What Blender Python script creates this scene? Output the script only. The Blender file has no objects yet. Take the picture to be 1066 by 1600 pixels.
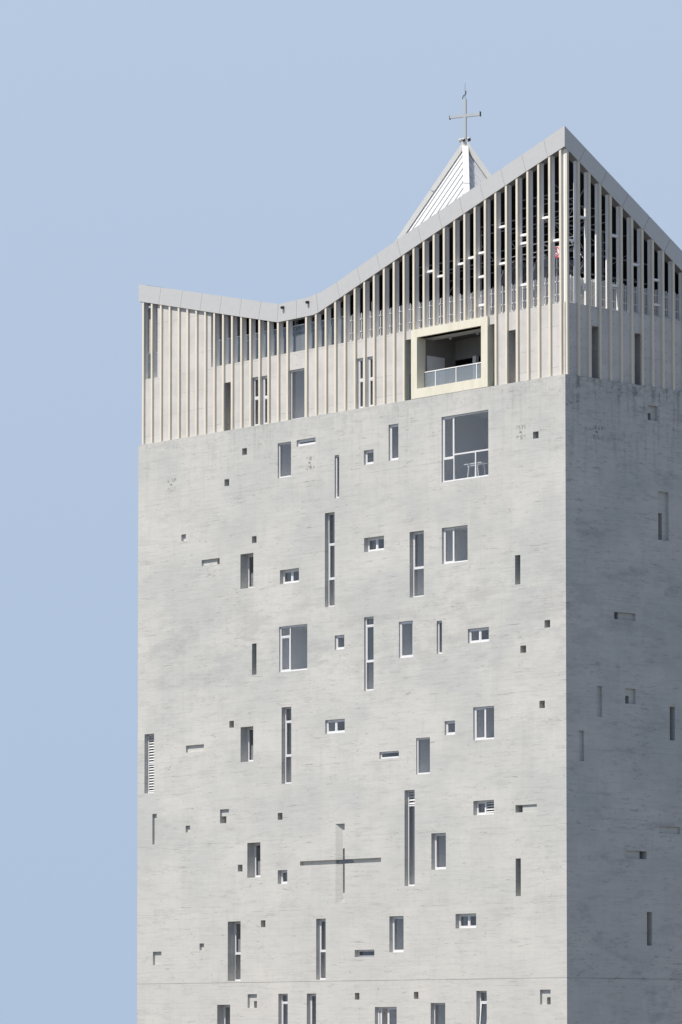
import bpy, bmesh, math, random
from mathutils import Vector, Matrix

scene = bpy.context.scene
# ------------------------------------------------------------------ camera
cd = bpy.data.cameras.new('camera')
cam = bpy.data.objects.new('camera', cd)
scene.collection.objects.link(cam)
scene.camera = cam
YAW, PITCH = 0.840995, 0.050768
cam.location = (172.3587, -171.7928, 14.0)
cam.rotation_euler = (math.radians(90) + PITCH, 0, YAW)
cd.sensor_fit = 'VERTICAL'
cd.sensor_height = 24.0
cd.lens = 6533.32 / 1600 * 24.0
cd.shift_y = 489.182 / 1600
cd.clip_start = 1.0
cd.clip_end = 20000
# ------------------------------------------------------------------ light
SUN_EL, SUN_AZ = math.radians(57), math.radians(9)      # azimuth measured from the sunlit face's normal
world = bpy.data.worlds.new('World'); scene.world = world
world.use_nodes = True
wn = world.node_tree
VEIL = (3.0, 3.33, 3.66)
bg = wn.nodes['Background']
sky = wn.nodes.new('ShaderNodeTexSky')
sky.sky_type = 'NISHITA'; sky.sun_disc = False
sky.sun_elevation = SUN_EL
sky.sun_rotation = math.radians(180) + SUN_AZ
sky.altitude = 0; sky.air_density = 1.2; sky.dust_density = 0.4; sky.ozone_density = 4.0
# thin, even haze: the sky texture is sampled above its own yellow horizon band, and a pale veil is added that thins out upwards
tc = wn.nodes.new('ShaderNodeTexCoord'); sx = wn.nodes.new('ShaderNodeSeparateXYZ'); wn.links.new(tc.outputs['Generated'], sx.inputs[0])
def wmath(op, a, b, clamp=False):
    n = wn.nodes.new('ShaderNodeMath'); n.operation = op; n.use_clamp = clamp
    for i, v in enumerate((a, b)):
        if isinstance(v, (int, float)): n.inputs[i].default_value = v
        else: wn.links.new(v, n.inputs[i])
    return n.outputs[0]
zc = wmath('MAXIMUM', sx.outputs[2], 0.0)
zr = wmath('ADD', wmath('MULTIPLY', zc, .62), .38)
cx = wn.nodes.new('ShaderNodeCombineXYZ'); wn.links.new(sx.outputs[0], cx.inputs[0]); wn.links.new(sx.outputs[1], cx.inputs[1]); wn.links.new(zr, cx.inputs[2])
wn.links.new(cx.outputs[0], sky.inputs[0])
fade = wn.nodes.new('ShaderNodeMapRange'); fade.interpolation_type = 'SMOOTHSTEP'; wn.links.new(zc, fade.inputs[0]); fade.inputs[1].default_value = .26; fade.inputs[2].default_value = .68; fade.inputs[3].default_value = 1.0; fade.inputs[4].default_value = .05
veil = fade.outputs[0]
low = wn.nodes.new('ShaderNodeMapRange'); wn.links.new(zc, low.inputs[0]); low.inputs[1].default_value = 0.0; low.inputs[2].default_value = 0.24; low.inputs[3].default_value = .82; low.inputs[4].default_value = 1.0
vm = wn.nodes.new('ShaderNodeVectorMath'); vm.operation = 'SCALE'; vm.inputs[0].default_value = VEIL; wn.links.new(wmath('MULTIPLY', veil, low.outputs[0]), vm.inputs[3])
vs = wn.nodes.new('ShaderNodeVectorMath'); vs.operation = 'SCALE'; wn.links.new(sky.outputs[0], vs.inputs[0]); vs.inputs[3].default_value = .62
va = wn.nodes.new('ShaderNodeVectorMath'); va.operation = 'ADD'; wn.links.new(vm.outputs[0], va.inputs[0]); wn.links.new(vs.outputs[0], va.inputs[1])
wn.links.new(va.outputs[0], bg.inputs[0])
bg.inputs[1].default_value = 0.094
sl = bpy.data.lights.new('sun', 'SUN'); sl.energy = 4.25; sl.angle = math.radians(0.5); sl.color = (1.0, 0.93, 0.83)
sun = bpy.data.objects.new('sun', sl); scene.collection.objects.link(sun)
sd = Vector((-math.sin(SUN_AZ)*math.cos(SUN_EL), -math.cos(SUN_AZ)*math.cos(SUN_EL), math.sin(SUN_EL)))
sun.rotation_euler = sd.to_track_quat('Z', 'Y').to_euler()
sun.location = sd * 150
scene.view_settings.view_transform = 'Standard'
scene.view_settings.look = 'None'
scene.view_settings.exposure = 0.46
scene.view_settings.gamma = 1.0

random.seed(7)
W = 39.609          # width of the tower
Z1 = 52.779         # ledge on top of the shaft
ZT = 57.08          # top of the crown wall

# ------------------------------------------------------------------ materials
class N:
    """tiny expression helper over Math nodes"""
    def __init__(s, nt, so): s.nt, s.so = nt, so
    def op(s, kind, *a, clamp=False):
        n = s.nt.nodes.new('ShaderNodeMath'); n.operation = kind; n.use_clamp = clamp
        for i, v in enumerate((s,) + a):
            if isinstance(v, N): s.nt.links.new(v.so, n.inputs[i])
            else: n.inputs[i].default_value = v
        return N(s.nt, n.outputs[0])
    def __add__(s, o): return s.op('ADD', o)
    def __sub__(s, o): return s.op('SUBTRACT', o)
    def __mul__(s, o): return s.op('MULTIPLY', o)
    def gt(s, o): return s.op('GREATER_THAN', o)
    def lt(s, o): return s.op('LESS_THAN', o)
    def ss(s, a, b):
        n = s.nt.nodes.new('ShaderNodeMapRange'); n.interpolation_type = 'SMOOTHSTEP'
        s.nt.links.new(s.so, n.inputs[0]); n.inputs[1].default_value = a; n.inputs[2].default_value = b
        return N(s.nt, n.outputs[0])
def base(name, rough=0.8, spec=0.3, metal=0.0):
    m = bpy.data.materials.new(name); m.use_nodes = True
    nt = m.node_tree; b = nt.nodes['Principled BSDF']
    b.inputs['Roughness'].default_value = rough
    b.inputs['Specular IOR Level'].default_value = spec
    b.inputs['Metallic'].default_value = metal
    return m, nt, b
def coords(nt):
    g = nt.nodes.new('ShaderNodeNewGeometry'); s = nt.nodes.new('ShaderNodeSeparateXYZ')
    nt.links.new(g.outputs['Position'], s.inputs[0])
    return N(nt, s.outputs[0]), N(nt, s.outputs[1]), N(nt, s.outputs[2])
def comb(nt, x, y, z=0.0):
    c = nt.nodes.new('ShaderNodeCombineXYZ')
    for i, v in enumerate((x, y, z)):
        if isinstance(v, N): nt.links.new(v.so, c.inputs[i])
        else: c.inputs[i].default_value = v
    return c.outputs[0]
def noise(nt, vec, scale=1.0, detail=3.0, rough=0.55):
    n = nt.nodes.new('ShaderNodeTexNoise')
    nt.links.new(vec, n.inputs['Vector'])
    n.inputs['Scale'].default_value = scale; n.inputs['Detail'].default_value = detail; n.inputs['Roughness'].default_value = rough
    return N(nt, n.outputs['Fac'])
def mixc(nt, fac, a, b):
    n = nt.nodes.new('ShaderNodeMix'); n.data_type = 'RGBA'
    if isinstance(fac, N): nt.links.new(fac.so, n.inputs[0])
    else: n.inputs[0].default_value = fac
    for i, v in ((6, a), (7, b)):
        if isinstance(v, tuple): n.inputs[i].default_value = (*v, 1)
        else: nt.links.new(v, n.inputs[i])
    return n.outputs[2]
def bump(nt, b, h, strength=0.3, dist=0.02):
    n = nt.nodes.new('ShaderNodeBump'); n.inputs['Strength'].default_value = strength; n.inputs['Distance'].default_value = dist
    nt.links.new(h.so, n.inputs['Height']); nt.links.new(n.outputs[0], b.inputs['Normal'])

def shaft_concrete():
    m, nt, b = base('board_formed_concrete', 0.9, 0.15)
    x, y, z = coords(nt)
    u = x + y
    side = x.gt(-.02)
    big = noise(nt, comb(nt, u*0.16, z*0.2), 1, 4, .6)
    mid = noise(nt, comb(nt, u*0.42, z*1.7, 3.0), 1, 6, .72)
    vert = noise(nt, comb(nt, u*1.5, z*0.3, 9.0), 1, 3, .6)
    streak = noise(nt, comb(nt, u*0.45, z*6.5, 5.0), 1, 4, .65)
    fine = noise(nt, comb(nt, u*4.0, z*22.0, 8.0), 1, 3, .7)
    low_ = z.ss(30.0, 14.0)
    col = mixc(nt, big.ss(.36, .64), (.455, .468, .455), (.535, .53, .505))
    col = mixc(nt, low_*.55, col, (.53, .512, .485))
    # old damp patches across the middle storeys
    band = z.ss(34.5, 37.5)*z.ss(43.5, 40.0)
    patch = noise(nt, comb(nt, u*.3, z*.75, 200.0), 1, 6, .7).ss(.47, .60)
    col = mixc(nt, band*patch*.42, col, (.33, .335, .34))
    patch2 = noise(nt, comb(nt, u*.22, z*.5, 240.0), 1, 7, .75)
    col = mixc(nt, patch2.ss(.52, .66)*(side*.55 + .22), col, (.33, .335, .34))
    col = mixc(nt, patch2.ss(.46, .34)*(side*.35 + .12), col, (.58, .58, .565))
    col = mixc(nt, mid.ss(.50, .72)*.6, col, (.38, .383, .38))
    wnz = nt.nodes.new('ShaderNodeTexWhiteNoise'); wnz.noise_dimensions = '3D'
    nt.links.new(comb(nt, (u*(1/1.8) + .5).op('FLOOR'), ((z - 17.467)*(1/2.23) + (u*(1/1.8) + .5).op('FLOOR')*.37).op('FLOOR'), 1.0), wnz.inputs['Vector'])
    pan = N(nt, wnz.outputs['Value'])
    col = mixc(nt, pan*.22, col, (.37, .375, .37))
    col = mixc(nt, vert.ss(.52, .75)*.22, col, (.37, .37, .365))
    col = mixc(nt, streak.ss(.50, .78)*.34, col, (.34, .34, .33))
    col = mixc(nt, streak.ss(.50, .25)*.30, col, (.56, .56, .545))
    col = mixc(nt, fine.ss(.35, .7)*.16, col, (.36, .36, .35))
    # broken board edges: thin, nearly level lines
    cn = noise(nt, comb(nt, u*.22, z*3.1, 21.0), 1, 2, .5)
    line = (cn - .5).op('ABSOLUTE').ss(.006, .0)
    cm = noise(nt, comb(nt, u*.7, z*.9, 30.0), 1, 3, .7).ss(.44, .58)
    col = mixc(nt, line*cm*.55, col, (.17, .17, .165))
    cn2 = noise(nt, comb(nt, u*.12, z*5.7, 47.0), 1, 1, .5)
    line2 = (cn2 - .47).op('ABSOLUTE').ss(.008, .0)
    cm2 = noise(nt, comb(nt, u*.9, z*1.2, 55.0), 1, 3, .7).ss(.46, .60)
    col = mixc(nt, line2*cm2*.5, col, (.18, .18, .175))
    # panel joints, faint and broken
    pv = (u*(1/1.8)).op('FRACT'); jv = (pv - .5).op('ABSOLUTE').gt(.491)
    jm = noise(nt, comb(nt, u*.6, z*.5, 70.0), 1, 3, .7).ss(.42, .7)
    col = mixc(nt, jv*jm*.28, col, (.27, .27, .27))
    ph = ((z - 17.467)*(1/4.46)).op('FRACT'); jh = (ph - .5).op('ABSOLUTE').gt(.4965)
    jm2 = noise(nt, comb(nt, u*.35, z*.2, 80.0), 1, 3, .7).ss(.47, .6)
    col = mixc(nt, jh*jm2*.4, col, (.2, .2, .2))
    jz = (z - 17.467).op('ABSOLUTE').lt(.022)
    col = mixc(nt, jz*.42, col, (.17, .17, .17))
    # pits
    pit = noise(nt, comb(nt, u*5.0, z*5.0, 90.0), 1, 1, .5).ss(.76, .80)
    col = mixc(nt, pit*.7, col, (.14, .14, .14))
    # damp run-off below the ledge, heavier on the side that never sees the sun
    fall = z.ss(Z1 - 7.5, Z1)
    run = noise(nt, comb(nt, u*2.6, z*.14, 100.0), 1, 3, .6)
    brk = noise(nt, comb(nt, u*2.2, z*2.4, 110.0), 1, 5, .75)
    top = z.ss(Z1 - 1.6, Z1 - .05)
    wet = (run.ss(.50, .66)*fall*.5 + top*brk.ss(.42, .6)*.32)
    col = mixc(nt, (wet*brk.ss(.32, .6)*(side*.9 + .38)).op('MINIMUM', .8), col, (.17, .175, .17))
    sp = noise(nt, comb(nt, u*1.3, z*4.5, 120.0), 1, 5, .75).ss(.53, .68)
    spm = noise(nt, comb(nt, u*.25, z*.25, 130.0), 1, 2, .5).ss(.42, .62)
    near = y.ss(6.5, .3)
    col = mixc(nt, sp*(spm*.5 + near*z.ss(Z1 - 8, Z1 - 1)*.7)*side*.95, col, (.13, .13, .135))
    # stamped formwork marks
    glyph = noise(nt, comb(nt, u*9.0, z*3.6, 150.0), 1, 1, .5).ss(.50, .56)
    for (mu_, mz) in ((-36.16, 49.85), (-22.56, 49.88), (-3.68, 49.76), (2.67, 49.62)):
        au = u - mu_; az = z - mz
        row = (az - .27).op('ABSOLUTE').lt(.14) + (az + .33).op('ABSOLUTE').lt(.13)
        inside = au.op('ABSOLUTE').lt(.42)*row
        dash = (au + .08).op('ABSOLUTE').lt(.09)*az.op('ABSOLUTE').lt(.05)
        stem = (au - .03).op('ABSOLUTE').lt(.022)*(az + .2).op('ABSOLUTE').lt(.2)
        col = mixc(nt, (inside*glyph*.5 + dash*.8 + stem*.5).op('MINIMUM', .9), col, (.12, .12, .12))
    nt.links.new(col, b.inputs['Base Color'])
    bump(nt, b, streak*.6 + fine*.3 + mid*.5 - line*cm*.5 - jz*1.5, .5, .02)
    return m

def crown_concrete():
    m, nt, b = base('crown_panel_concrete', 0.85, 0.2)
    x, y, z = coords(nt)
    u = x + y
    big = noise(nt, comb(nt, u*.5, z*.7, 4.0), 1, 5, .6)
    vert = noise(nt, comb(nt, u*3.2, z*.35, 9.0), 1, 4, .6)
    fine = noise(nt, comb(nt, u*7.0, z*7.0, 2.0), 1, 4, .7)
    col = mixc(nt, big.ss(.35, .65), (.49, .48, .465), (.56, .545, .53))
    col = mixc(nt, vert.ss(.5, .72)*.35, col, (.40, .40, .40))
    col = mixc(nt, fine.ss(.4, .75)*.18, col, (.38, .38, .38))
    hz = ((z - Z1 - .52)*(1/1.22)).op('FRACT'); jh = (hz - .5).op('ABSOLUTE').gt(.487)
    jm = noise(nt, comb(nt, u*.35, z*.5, 70.0), 1, 2, .7).ss(.45, .6)
    col = mixc(nt, jh*jm*.55, col, (.24, .24, .24))
    fu = ((u + .01)*(1/.9)).op('FRACT') - .5
    fz = ((z - Z1 - .1)*(1/.61)).op('FRACT') - .5
    du = fu*.9; dz = fz*.61
    r = (du*du + dz*dz).op('SQRT')
    dm = noise(nt, comb(nt, u*.9, z*1.6, 33.0), 1, 1, .5).ss(.36, .44)
    dot = r.lt(.032)*dm
    col = mixc(nt, dot*.8, col, (.12, .12, .12))
    nt.links.new(col, b.inputs['Base Color'])
    bump(nt, b, fine*.4 + vert*.4 - dot*1.5, .35, .015)
    return m

def paint(name, c, c2=None, rough=.5, spec=.4, metal=0., amount=.5, streak=True):
    m, nt, b = base(name, rough, spec, metal)
    x, y, z = coords(nt); u = x + y
    n1 = noise(nt, comb(nt, u*2.5, z*(.5 if streak else 2.5), 4.0), 1, 4, .65)
    n2 = noise(nt, comb(nt, u*9, z*5, 14.0), 1, 3, .7)
    c2 = c2 or tuple(q*.8 for q in c)
    col = mixc(nt, (n1.ss(.42, .75)*.9 + n2.ss(.5, .8)*.12)*amount, c, c2)
    nt.links.new(col, b.inputs['Base Color'])
    if not any(k in name for k in ('metal', 'steel', 'white')): bump(nt, b, n1*.5 + n2*.05, .04, .01)
    return m

def glass(name, tint, refl, rough=.02, milky=0., milk=(.6, .65, .7)):
    m = bpy.data.materials.new(name); m.use_nodes = True
    nt = m.node_tree; nt.nodes.clear()
    o = nt.nodes.new('ShaderNodeOutputMaterial'); t = nt.nodes.new('ShaderNodeBsdfTransparent'); t.inputs[0].default_value = (*tint, 1)
    g = nt.nodes.new('ShaderNodeBsdfGlossy'); g.inputs['Roughness'].default_value = rough; g.inputs['Color'].default_value = (.95, .93, .90, 1)
    ge = nt.nodes.new('ShaderNodeNewGeometry'); dt = nt.nodes.new('ShaderNodeVectorMath'); dt.operation = 'DOT_PRODUCT'
    nt.links.new(ge.outputs['Incoming'], dt.inputs[0]); nt.links.new(ge.outputs['Normal'], dt.inputs[1])
    graz = N(nt, dt.outputs['Value']).op('ABSOLUTE')*-1.0 + 1.0
    x, y, z = coords(nt)
    wob = noise(nt, comb(nt, x*.8 + y*.8, z*.5, 3.0), 1, 2, .5)
    bp = nt.nodes.new('ShaderNodeBump'); bp.inputs['Strength'].default_value = .2; bp.inputs['Distance'].default_value = .02
    nt.links.new(wob.so, bp.inputs['Height']); nt.links.new(bp.outputs[0], g.inputs['Normal'])
    f = ((graz.op('POWER', 5.0)*.96 + .04)*refl).op('MINIMUM', 1.0)
    mx = nt.nodes.new('ShaderNodeMixShader'); nt.links.new(f.so, mx.inputs[0])
    src = t.outputs[0]
    if milky:
        d = nt.nodes.new('ShaderNodeBsdfDiffuse'); d.inputs[0].default_value = (*milk, 1)
        m2 = nt.nodes.new('ShaderNodeMixShader'); m2.inputs[0].default_value = milky
        nt.links.new(t.outputs[0], m2.inputs[1]); nt.links.new(d.outputs[0], m2.inputs[2]); src = m2.outputs[0]
    nt.links.new(src, mx.inputs[1]); nt.links.new(g.outputs[0], mx.inputs[2]); nt.links.new(mx.outputs[0], o.inputs[0])
    return m

M_SHAFT = shaft_concrete()
M_CROWN = crown_concrete()
M_CREAM = paint('cream_fin_paint', (.66, .615, .52), (.47, .43, .35), .6, .3, amount=.45)
M_BOX = paint('cream_balcony_paint', (.67, .645, .54), (.52, .48, .39), .6, .3, amount=.5)
M_POST = paint('pale_grey_post_paint', (.80, .80, .80), (.70, .70, .71), .5, .4, amount=.5)
M_WHITE = paint('white_frame_paint', (.80, .80, .80), (.68, .68, .68), .4, .5, amount=.4)
M_FRAME = paint('satin_white_window_frame', (.66, .665, .68), (.58, .585, .60), .4, .5, amount=.4)
M_BLIND = paint('grey_roller_blind', (.42, .42, .43), (.36, .36, .37), .8, .2, amount=.5)
M_FASCIA = paint('pale_metal_fascia', (.50, .50, .495), (.45, .455, .455), .45, .4, .15, amount=.6, streak=False)
M_ROOF = paint('grey_roof_membrane', (.25, .25, .25), None, .8, .2)
M_SPIRE = paint('white_standing_seam_metal', (.66, .67, .68), (.60, .61, .62), .4, .5, amount=.4)
M_CAP = paint('weathered_white_ridge_metal', (.64, .64, .62), (.56, .56, .54), .5, .4, amount=.5)
M_STEEL = paint('brushed_cross_steel', (.50, .52, .52), (.42, .44, .45), .35, .5, .4)
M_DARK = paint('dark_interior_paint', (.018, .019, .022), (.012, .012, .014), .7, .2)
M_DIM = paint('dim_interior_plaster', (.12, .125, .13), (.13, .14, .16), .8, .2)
M_ROOM = paint('room_plaster', (.74, .73, .72), (.7, .69, .68), .8, .2)
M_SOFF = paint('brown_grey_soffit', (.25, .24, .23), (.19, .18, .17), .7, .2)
M_BLACK = paint('black_lamp_metal', (.04, .04, .045), None, .5, .4)
M_TRUSS = paint('galvanised_truss_steel', (.30, .31, .33), (.2, .2, .22), .45, .5, .2)
M_RED = paint('red_sign_print', (.55, .05, .09), (.5, .05, .08), .5, .4, amount=.2)
M_GLASS = glass('window_glass', (.87, .88, .89), 1.5)
M_RAILG = glass('railing_glass', (.72, .78, .82), .9, .04, .22, (.55, .60, .66))
M_GREENG = glass('green_edge_glass', (.55, .68, .62), 1.0, .04, .25, (.4, .5, .46))
M_POLY = glass('ribbed_polycarbonate', (.45, .5, .58), 1.6, .15, .45, (.45, .5, .56))
M_PAVE, nt_, b_ = base('pale_paving', .9, .2)
x_, y_, z_ = coords(nt_)
pn = noise(nt_, comb(nt_, x_*.05, y_*.05), 1, 6, .6)
nt_.links.new(mixc(nt_, pn, (.13, .13, .125), (.2, .2, .19)), b_.inputs['Base Color'])

# ------------------------------------------------------------------ object helpers
COL = scene.collection
ORG = {}
def link(name, bm, mats, parent=None, origin=(0, 0, 0), recalc=True, smooth=False):
    if recalc: bmesh.ops.recalc_face_normals(bm, faces=bm.faces)
    o = Vector(origin)
    if o.length: bmesh.ops.translate(bm, verts=bm.verts, vec=-o)
    me = bpy.data.meshes.new(name); bm.to_mesh(me); bm.free()
    for m in (mats if isinstance(mats, (list, tuple)) else [mats]): me.materials.append(m)
    if smooth:
        for p in me.polygons: p.use_smooth = True
    ob = bpy.data.objects.new(name, me); COL.objects.link(ob)
    po = Vector((0, 0, 0))
    if parent: ob.parent = parent; po = ORG.get(parent.name, Vector((0, 0, 0)))
    ob.location = o - po; ORG[ob.name] = o
    return ob
def empty(name, loc):
    e = bpy.data.objects.new(name, None); COL.objects.link(e); e.location = loc; ORG[e.name] = Vector(loc); return e
def hexa(bm, p, mi=0):
    v = [bm.verts.new(q) for q in p]
    for f in ((0, 3, 2, 1), (4, 5, 6, 7), (0, 1, 5, 4), (1, 2, 6, 5), (2, 3, 7, 6), (3, 0, 4, 7)):
        bm.faces.new([v[i] for i in f]).material_index = mi
def box(bm, a, b, mi=0):
    x0, y0, z0 = a; x1, y1, z1 = b
    hexa(bm, [(x0, y0, z0), (x1, y0, z0), (x1, y1, z0), (x0, y1, z0), (x0, y0, z1), (x1, y0, z1), (x1, y1, z1), (x0, y1, z1)], mi)
def ubox(bm, M, u0, u1, d0, d1, v0, v1, mi=0):
    hexa(bm, [M(u0, v0, d0), M(u1, v0, d0), M(u1, v0, d1), M(u0, v0, d1), M(u0, v1, d0), M(u1, v1, d0), M(u1, v1, d1), M(u0, v1, d1)], mi)
def quad(bm, pts, mi=0):
    bm.faces.new([bm.verts.new(p) for p in pts]).material_index = mi
def beam(bm, p0, p1, w, t, up=(0, 0, 1), mi=0, off=0.0):
    p0, p1 = Vector(p0), Vector(p1); d = (p1 - p0).normalized(); s = d.cross(Vector(up)).normalized(); n = s.cross(d)
    q = []
    for p in (p0, p1):
        for a, c in ((-1, 0), (1, 0), (1, 1), (-1, 1)): q.append(p + s*(a*w/2) + n*(off + (c - .5)*t))
    hexa(bm, q, mi)
def tube(bm, p0, p1, r, seg=6, mi=0, r2=None):
    p0, p1 = Vector(p0), Vector(p1); d = (p1 - p0).normalized()
    s = d.cross(Vector((0, 0, 1)) if abs(d.z) < .9 else Vector((1, 0, 0))).normalized(); n = s.cross(d)
    r2 = r if r2 is None else r2
    R0 = [bm.verts.new(p0 + (s*math.cos(a) + n*math.sin(a))*r) for a in [k*2*math.pi/seg for k in range(seg)]]
    R1 = [bm.verts.new(p1 + (s*math.cos(a) + n*math.sin(a))*r2) for a in [k*2*math.pi/seg for k in range(seg)]]
    for k in range(seg): bm.faces.new((R0[k], R0[(k+1) % seg], R1[(k+1) % seg], R1[k])).material_index = mi
    bm.faces.new(R0[::-1]).material_index = mi; bm.faces.new(R1).material_index = mi
SOUTH = lambda u, v, d: (u, d, v)
EAST = lambda u, v, d: (-d, u, v)
WEST = lambda u, v, d: (-W + d, u, v)
NORTH = lambda u, v, d: (u, W - d, v)
def holed(bm, M, rect, holes, d=0.0, mi=0):
    """a plane with rectangular openings"""
    u0, v0, u1, v1 = rect
    us = sorted({u0, u1, *[h[0] for h in holes], *[h[2] for h in holes]}); us = [u for u in us if u0 <= u <= u1]
    vs = sorted({v0, v1, *[h[1] for h in holes], *[h[3] for h in holes]}); vs = [v for v in vs if v0 <= v <= v1]
    vt = {}
    def V(i, j):
        if (i, j) not in vt: vt[i, j] = bm.verts.new(M(us[i], vs[j], d))
        return vt[i, j]
    for i in range(len(us)-1):
        cu = (us[i]+us[i+1])/2
        hh = [h for h in holes if h[0] < cu < h[2]]
        for j in range(len(vs)-1):
            cv = (vs[j]+vs[j+1])/2
            if any(h[1] < cv < h[3] for h in hh): continue
            bm.faces.new((V(i, j), V(i+1, j), V(i+1, j+1), V(i, j+1))).material_index = mi
def reveal(bm, M, r, d0, d1, mi=0):
    u0, v0, u1, v1 = r
    for a, b in (((u0, v0), (u1, v0)), ((u1, v0), (u1, v1)), ((u1, v1), (u0, v1)), ((u0, v1), (u0, v0))):
        quad(bm, [M(*a, d0), M(*b, d0), M(*b, d1), M(*a, d1)], mi)
def backq(bm, M, r, d, mi=0):
    u0, v0, u1, v1 = r
    quad(bm, [M(u0, v0, d), M(u1, v0, d), M(u1, v1, d), M(u0, v1, d)], mi)

WINDOWS = [
    (-29.283, 42.491, -28.015, 44.7, 0.627, [], [[]], 'g'),
    (-25.665, 49.205, -24.394, 51.416, 0.16, [], [[]], 'f'),
    (-23.858, 51.015, -22.07, 51.424, 0.171, [], [[]], 'g'),
    (-20.273, 47.416, -19.856, 50.095, 0.16, [], [[]], 'f'),
    (-21.188, 40.703, -20.278, 46.57, 0.32, [], [[44.64, 42.453]], 'fgf'),
    (-17.579, 49.217, -16.681, 50.109, 0.192, [], [[]], 'g'),
    (-15.316, 49.233, -14.43, 51.451, 0.17, [], [[]], 'g'),
    (-17.554, 43.82, -15.74, 44.693, 0.334, [-16.697], [[], []], 'gg'),
    (-25.448, 42.475, -23.632, 43.367, 0.299, [-24.578], [[], []], 'gg'),
    (-13.426, 40.688, -12.159, 44.692, 0.318, [], [[42.459]], 'gf'),
    (-10.583, 47.439, -6.503, 51.413, 0.159, [-9.627], [[48.854], [49.045]], 'gfff'),
    (-10.568, 42.485, -8.315, 44.668, 0.196, [-9.679], [[], []], 'gf'),
    (-25.521, 36.928, -22.84, 39.795, 0.144, [-24.572], [[39.165], []], 'fgf'),
    (-29.245, 31.448, -28.012, 33.673, 0.615, [], [[]], 'g'),
    (-38.898, 29.881, -37.91, 33.749, 0.322, [], [[31.8]], 'll'),
    (-25.276, 29.888, -24.348, 34.699, 0.319, [], [[33.823, 31.64]], 'fgf'),
    (-20.267, 37.973, -19.369, 38.866, 0.159, [], [[]], 'g'),
    (-17.557, 35.255, -16.687, 39.798, 0.17, [], [[39.286, 37.053]], 'fgf'),
    (-14.396, 37.062, -13.137, 39.284, 0.143, [], [[]], 'g'),
    (-21.154, 32.807, -19.34, 33.661, 0.17, [-20.283], [[], []], 'gg'),
    (-12.868, 29.896, -11.636, 32.102, 0.143, [], [[]], 'f'),
    (-16.166, 31.007, -14.405, 31.427, 0.158, [], [[]], 'f'),
    (-11.032, 37.089, -10.564, 39.081, 0.17, [], [[]], 'f'),
    (-8.302, 37.538, -6.483, 38.4, 0.169, [-7.385], [[], []], 'gg'),
    (-7.853, 31.704, -6.054, 33.674, 0.158, [-6.915], [[], []], 'gf'),
    (-10.342, 32.146, -9.427, 32.993, 0.169, [], [[]], 'g'),
    (-28.576, 24.094, -27.304, 26.298, 0.613, [], [[]], 'g'),
    (-25.636, 23.609, -24.727, 24.481, 0.309, [], [[]], 'g'),
    (-30.475, 17.591, -29.221, 21.359, 0.587, [], [[19.311]], 'gf'),
    (-31.509, 13.64, -30.234, 16.082, 0.57, [], [[]], 'g'),
    (-25.567, 13.646, -24.674, 16.741, 0.292, [], [[16.204]], 'fg'),
    (-13.903, 23.165, -12.998, 28.986, 0.317, [], [[28.061]], 'lf'),
    (-21.997, 17.583, -21.107, 21.358, 0.318, [], [[19.336]], 'gf'),
    (-18.423, 18.935, -16.628, 19.366, 0.318, [], [[]], 'f'),
    (-15.271, 19.174, -13.996, 21.368, 0.296, [], [[]], 'g'),
    (-22.874, 13.649, -21.995, 16.729, 0.318, [], [[]], 'g'),
    (-16.587, 13.655, -14.617, 15.862, 0.274, [-16.252, -15.645], [[], [], []], 'gog'),
    (-7.852, 27.228, -6.083, 28.085, 0.305, [-7.055], [[], []], 'gl'),
    (-11.521, 24.088, -10.245, 26.281, 0.306, [], [[]], 'g'),
    (-9.41, 20.513, -7.626, 21.381, 0.306, [-8.526], [[], []], 'gg'),
    (-11.592, 13.66, -10.319, 16.078, 0.305, [], [[]], 'f'),
    (-7.623, 13.664, -6.726, 16.768, 0.305, [], [[16.119]], 'ft'),
]
HOLES = [
    (-29.126, 51.027, -28.66, 51.461),
    (-30.869, 49.207, -30.398, 49.652),
    (-28.158, 45.31, -27.709, 45.751),
    (-2.709, 49.242, -2.238, 49.658),
    (-4.248, 40.735, -3.799, 42.478),
    (-28.142, 36.931, -27.702, 38.915),
    (-30.349, 33.694, -29.903, 34.132),
    (-1.78, 37.998, -1.312, 38.439),
    (-3.815, 36.65, -3.329, 37.084),
    (-2.227, 33.287, -1.771, 33.728),
    (-25.64, 27.638, -25.192, 28.08),
    (-29.503, 24.507, -29.045, 24.943),
    (-27.252, 20.938, -26.815, 21.371),
    (-18.409, 16.321, -17.994, 16.733),
    (-13.083, 16.332, -12.681, 16.756),
    (-4.25, 22.316, -3.815, 24.534),
]
NICHES = [
    (-35.176, 46.061, -34.71, 46.492, 0.172, None),
    (-33.124, 44.269, -31.328, 44.66, 0.139, (-31.737, 44.27, -31.329, 44.598)),
    (-34.669, 32.329, -32.868, 32.783, 0.139, None),
    (-38.069, 26.516, -37.621, 28.506, 0.161, None),
    (-34.685, 27.184, -34.23, 27.617, 0.16, None),
    (-31.26, 27.637, -30.383, 28.524, 0.138, (-31.259, 27.638, -30.791, 28.087)),
    (-33.271, 19.587, -32.819, 20.017, 0.16, None),
    (-37.989, 18.699, -37.111, 19.559, 0.155, None),
    (-28.529, 15.867, -27.622, 16.734, 0.154, (-28.087, 15.868, -27.623, 16.299)),
    (-4.253, 27.242, -2.456, 27.675, 0.095, (-4.252, 27.243, -3.745, 27.674)),
    (-2.233, 15.929, -1.351, 16.796, 0.153, (-1.805, 15.93, -1.352, 16.356)),
]
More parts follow.
